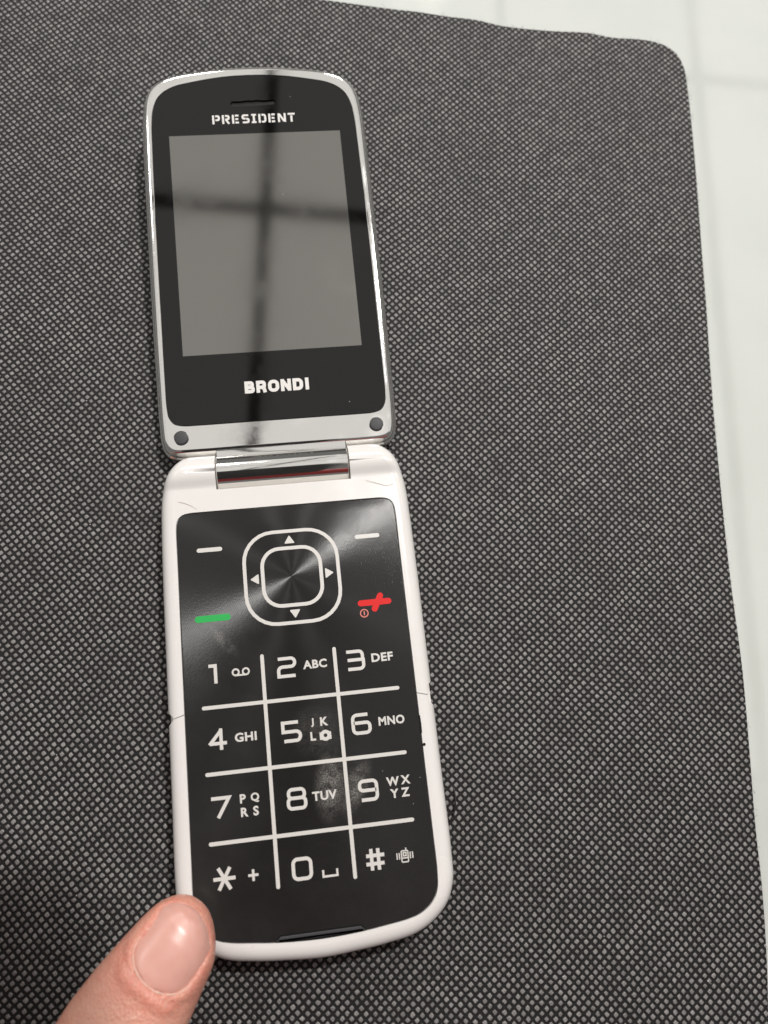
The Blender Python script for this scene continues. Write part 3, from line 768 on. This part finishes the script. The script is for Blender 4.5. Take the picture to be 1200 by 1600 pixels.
def limb(pts, n=20):                           # pts: (x, y, z, radius); rounded at both ends
    P = [Vector(p[:3]) for p in pts]; Rr = [p[3] for p in pts]; path = []
    d0 = (P[1] - P[0]).normalized(); d1 = (P[-1] - P[-2]).normalized()
    for k in range(5, 0, -1):
        a = k / 5.3 * math.pi / 2; path.append((P[0] - d0 * Rr[0] * math.sin(a), Rr[0] * math.cos(a)))
    for i in range(len(P) - 1):
        for j in range(8):
            t = j / 8; path.append((P[i].lerp(P[i + 1], t), Rr[i] * (1 - t) + Rr[i + 1] * t))
    path.append((P[-1], Rr[-1]))
    for k in range(1, 6):
        a = k / 5.3 * math.pi / 2; path.append((P[-1] + d1 * Rr[-1] * math.sin(a), Rr[-1] * math.cos(a)))
    V = []; F = []; N = len(path)
    for i in range(N):
        t = (path[min(i + 1, N - 1)][0] - path[max(i - 1, 0)][0]).normalized()
        a = t.cross(Vector((.31, .2, 1))).normalized(); b = t.cross(a)
        for k in range(n):
            th = 2 * math.pi * k / n; V.append(tuple(path[i][0] + (a * math.cos(th) + b * math.sin(th)) * path[i][1]))
    for i in range(N - 1):
        for k in range(n):
            j = (k + 1) % n; F.append((i * n + k, i * n + j, (i + 1) * n + j, (i + 1) * n + k))
    F += [tuple(range(n)), tuple(reversed(range((N - 1) * n, N * n)))]
    return V, F
NAIL_END = 7.7
def nail_w(a):                                 # half width of the nail along its length
    if a <= -5.7 or a > NAIL_END: return 0
    w = 6.2
    if a < -1.2: w *= (1 - ((-1.2 - a) / 4.5) ** 2.4) ** (1 / 2.4)
    if a > 1: w = min(w, tsec(a)[1] - .70)
    e = NAIL_END - 2.6
    if a > e: w *= max(0, 1 - ((a - e) / 2.62) ** 2.6) ** (1 / 2.6)
    return max(w, .2)
def nail_c(a): return tsec(a)[0] * min(1, max(0, (a - 1) / 4)) + .25 * (1 - min(1, max(0, (a - 1) / 4)))
def make_hand():
    wr = (-104, -196, 34, 24)
    parts = [thumb_vf(),
             limb([(-104, -130, 42, 12), (-90, -92, 40, 9.8), (-86, -78, 23, 8.8), (-89, -88, 12.5, 7.8)]), limb([(-66, -138, 28, 13), (-96, -126, 36, 13)]),
             limb([(-120, -136, 46, 11), (-110, -94, 44, 9.8), (-106, -80, 25, 9), (-108, -92, 13, 8)]),
             limb([(-136, -146, 44, 10.5), (-130, -104, 44, 9.2), (-126, -90, 25, 8.5), (-126, -102, 12.5, 7.8)]),
             limb([(-150, -156, 40, 9.5), (-148, -120, 38, 8), (-144, -109, 22, 7.2), (-142, -119, 11.5, 6.6)]),
             limb([(-112, -190, 34, 19), (-104, -130, 42, 13)]), limb([(-112, -190, 34, 19), (-120, -138, 44, 13)]),
             limb([(-116, -190, 34, 18), (-136, -148, 42, 12.5)]), limb([(-118, -190, 33, 17), (-149, -158, 38, 11.5)]),
             limb([(-112, -192, 33, 20), (-92, -165, 30, 17)]),
             limb([(-108, -180, 34, 21), (-116, -205, 35, 21), (-122, -250, 38, 24), (-126, -330, 44, 29)])]
    b = tmp(*join(parts))
    m = b.modifiers.new('r', 'REMESH'); m.mode = 'VOXEL'; m.voxel_size = .00062
    m = b.modifiers.new('s', 'SMOOTH'); m.factor = .5; m.iterations = 4
    dg = bpy.context.evaluated_depsgraph_get(); dg.update()
    me = bpy.data.meshes.new_from_object(b.evaluated_get(dg), depsgraph=dg); bpy.data.objects.remove(b)
    red = me.attributes.new('flush', 'FLOAT', 'POINT')
    for v in me.vertices:
        x, y, z = v.co / S
        if y < -135 or x < -70: continue
        r = Vector((x, y)) - P0; a = r.dot(U); l = r.dot(LT)
        c, hw, zt, zb = tsec(a)
        # squashed pad where it presses on the phone
        if -29 < x and y > -108 and z < 11.15: v.co.z = 11.12 * S; z = 11.12
        if a < -14 or z < (zt + zb) / 2: continue
        rr = math.hypot(max(0, abs(l) - 5.0) * .9, max(0, -4.6 - a) * .8, max(0, a - 5.0))
        red.data[v.index].value = math.exp(-(rr / 4.2) ** 2)
        w = nail_w(a); d = None; l = l - nail_c(a)
        inside = w > 0 and abs(l) < w
        if inside:
            e = min(w - abs(l), (a + 5.7) * .8, NAIL_END - a, 3)
            dz = -.42 * min(1, e / .5) - .15 * min(1, max(0, e - .5))
            v.co.z += dz * S
        else:
            if -6.0 < a < 6.2: d = abs(l) - w
            else: d = 99
            if a <= -4.2:
                d2 = math.hypot(max(0, abs(l) - 4.4), -5.8 - a) if a < -5.8 else max(0, abs(l) - w); d = min(d, d2)
            if a > 6.2: d = 99
            if 0 <= d < 2.6:
                k = math.sin(math.pi * min(1, (d + .35) / 2.95)) ** 1.0
                v.co.z += .55 * k * S
        if -24 < a < -10:                       # knuckle creases across the joint
            g = sum(math.exp(-((a + q + .25 * math.sin(l * .5 + q)) / .5) ** 2) for q in (13.4, 15.2, 17.0, 18.8))
            v.co.z -= .10 * g * S
    for p in me.polygons: p.use_smooth = True
    o = finish('hand', me, M_SKIN, None, None)
    return o
hand = make_hand(); hand.data.set_sharp_from_angle(angle=math.radians(80))
tag(hand, 'bare hand whose thumb presses on the lower left corner of the phone', 'hand')
def make_nail():
    V = []; F = []; NA, NL = 36, 28
    for i in range(NA + 1):
        a = -5.7 + (NAIL_END + 5.65) * i / NA; w = max(.6, nail_w(min(a, NAIL_END)) if i else .6)
        for j in range(NL + 1):
            q = -1 + 2 * j / NL; l = q * w + nail_c(a)
            z = dorsal(a, l) - .06 + .16 * (1 - q * q) - .5 * abs(q) ** 5 - .12 * max(0, 1 - i / 3.0)
            aa = a
            p = P0 + U * aa + LT * l; V.append((p.x, p.y, z))
    R_ = NL + 1
    for i in range(NA):
        for j in range(NL): F.append((i * R_ + j, i * R_ + j + 1, (i + 1) * R_ + j + 1, (i + 1) * R_ + j))
    n0 = len(V); V += [(x, y, z - .5) for x, y, z in V]
    F += [tuple(n0 + k for k in reversed(f)) for f in F]
    rim = [j for j in range(R_)] + [i * R_ + NL for i in range(1, NA + 1)] + [NA * R_ + j for j in range(NL - 1, -1, -1)] + [i * R_ for i in range(NA - 1, 0, -1)]
    for k in range(len(rim)):
        a, b = rim[k], rim[(k + 1) % len(rim)]; F.append((a, b, b + n0, a + n0))
    return obj('thumbnail', V, F, M_NAIL, hand, 60)
make_nail()
cp = []
for i in range(61):                            # dry pale skin along the root of the nail
    th = math.pi * (.02 + .96 * i / 60); a = -1.0 - 4.75 * math.sin(th) ** .8; l = -math.cos(th) * 6.2 + .25
    l = max(-nail_w(a) + .2, min(nail_w(a) + .3, l))
    p = P0 + U * a + LT * l; cp.append((p.x + random.uniform(-.05, .05), p.y + random.uniform(-.05, .05), dorsal(a, l) + .06 + random.uniform(-.05, .08)))
obj('cuticle', *tube(cp, .13, 6, lambda t: .5 + .6 * abs(math.sin(t * 23)) * math.sin(math.pi * t)), mat('dry_skin', (.78, .58, .47), .6), hand, 70)
slv = limb([(-122.5, -258, 38.5, 29), (-124, -275, 40, 31.5), (-127, -345, 45, 35)], 40)
obj('sleeve', *slv, M_SLEEVE, hand, 50)


# the other forearm, out of the picture above the phone: its red knitted sleeve is mirrored in the hinge barrel
arm = obj('forearm', *limb([(-120, -250, 272, 74), (20, -268, 276, 84), (160, -305, 282, 88), (300, -360, 290, 90)], 48), M_SLEEVE, None, 60)
tag(arm, 'forearm in a dark red knitted sleeve, seen only as a reflection in the hinge', 'arm')

# the camera that takes the picture: it floats just behind the lens and its shadow falls on the mat
cl = fillet([(-60, 80, 12), (20, 80, 12), (20, -84, 12), (-60, -84, 12)], True)
v, f = loft(ccw(cl), [(.8, 2.0), (0, 2.8), (0, 8.6), (.8, 9.4)])
inv = RW.transposed()
cam_body = obj('camera_phone', [tuple(inv @ Vector(p) + CAM) for p in v], f, M_RUBBER, None, 40)
tag(cam_body, 'dark slab of a camera phone held over the mat, known only by its shadow', 'camera')
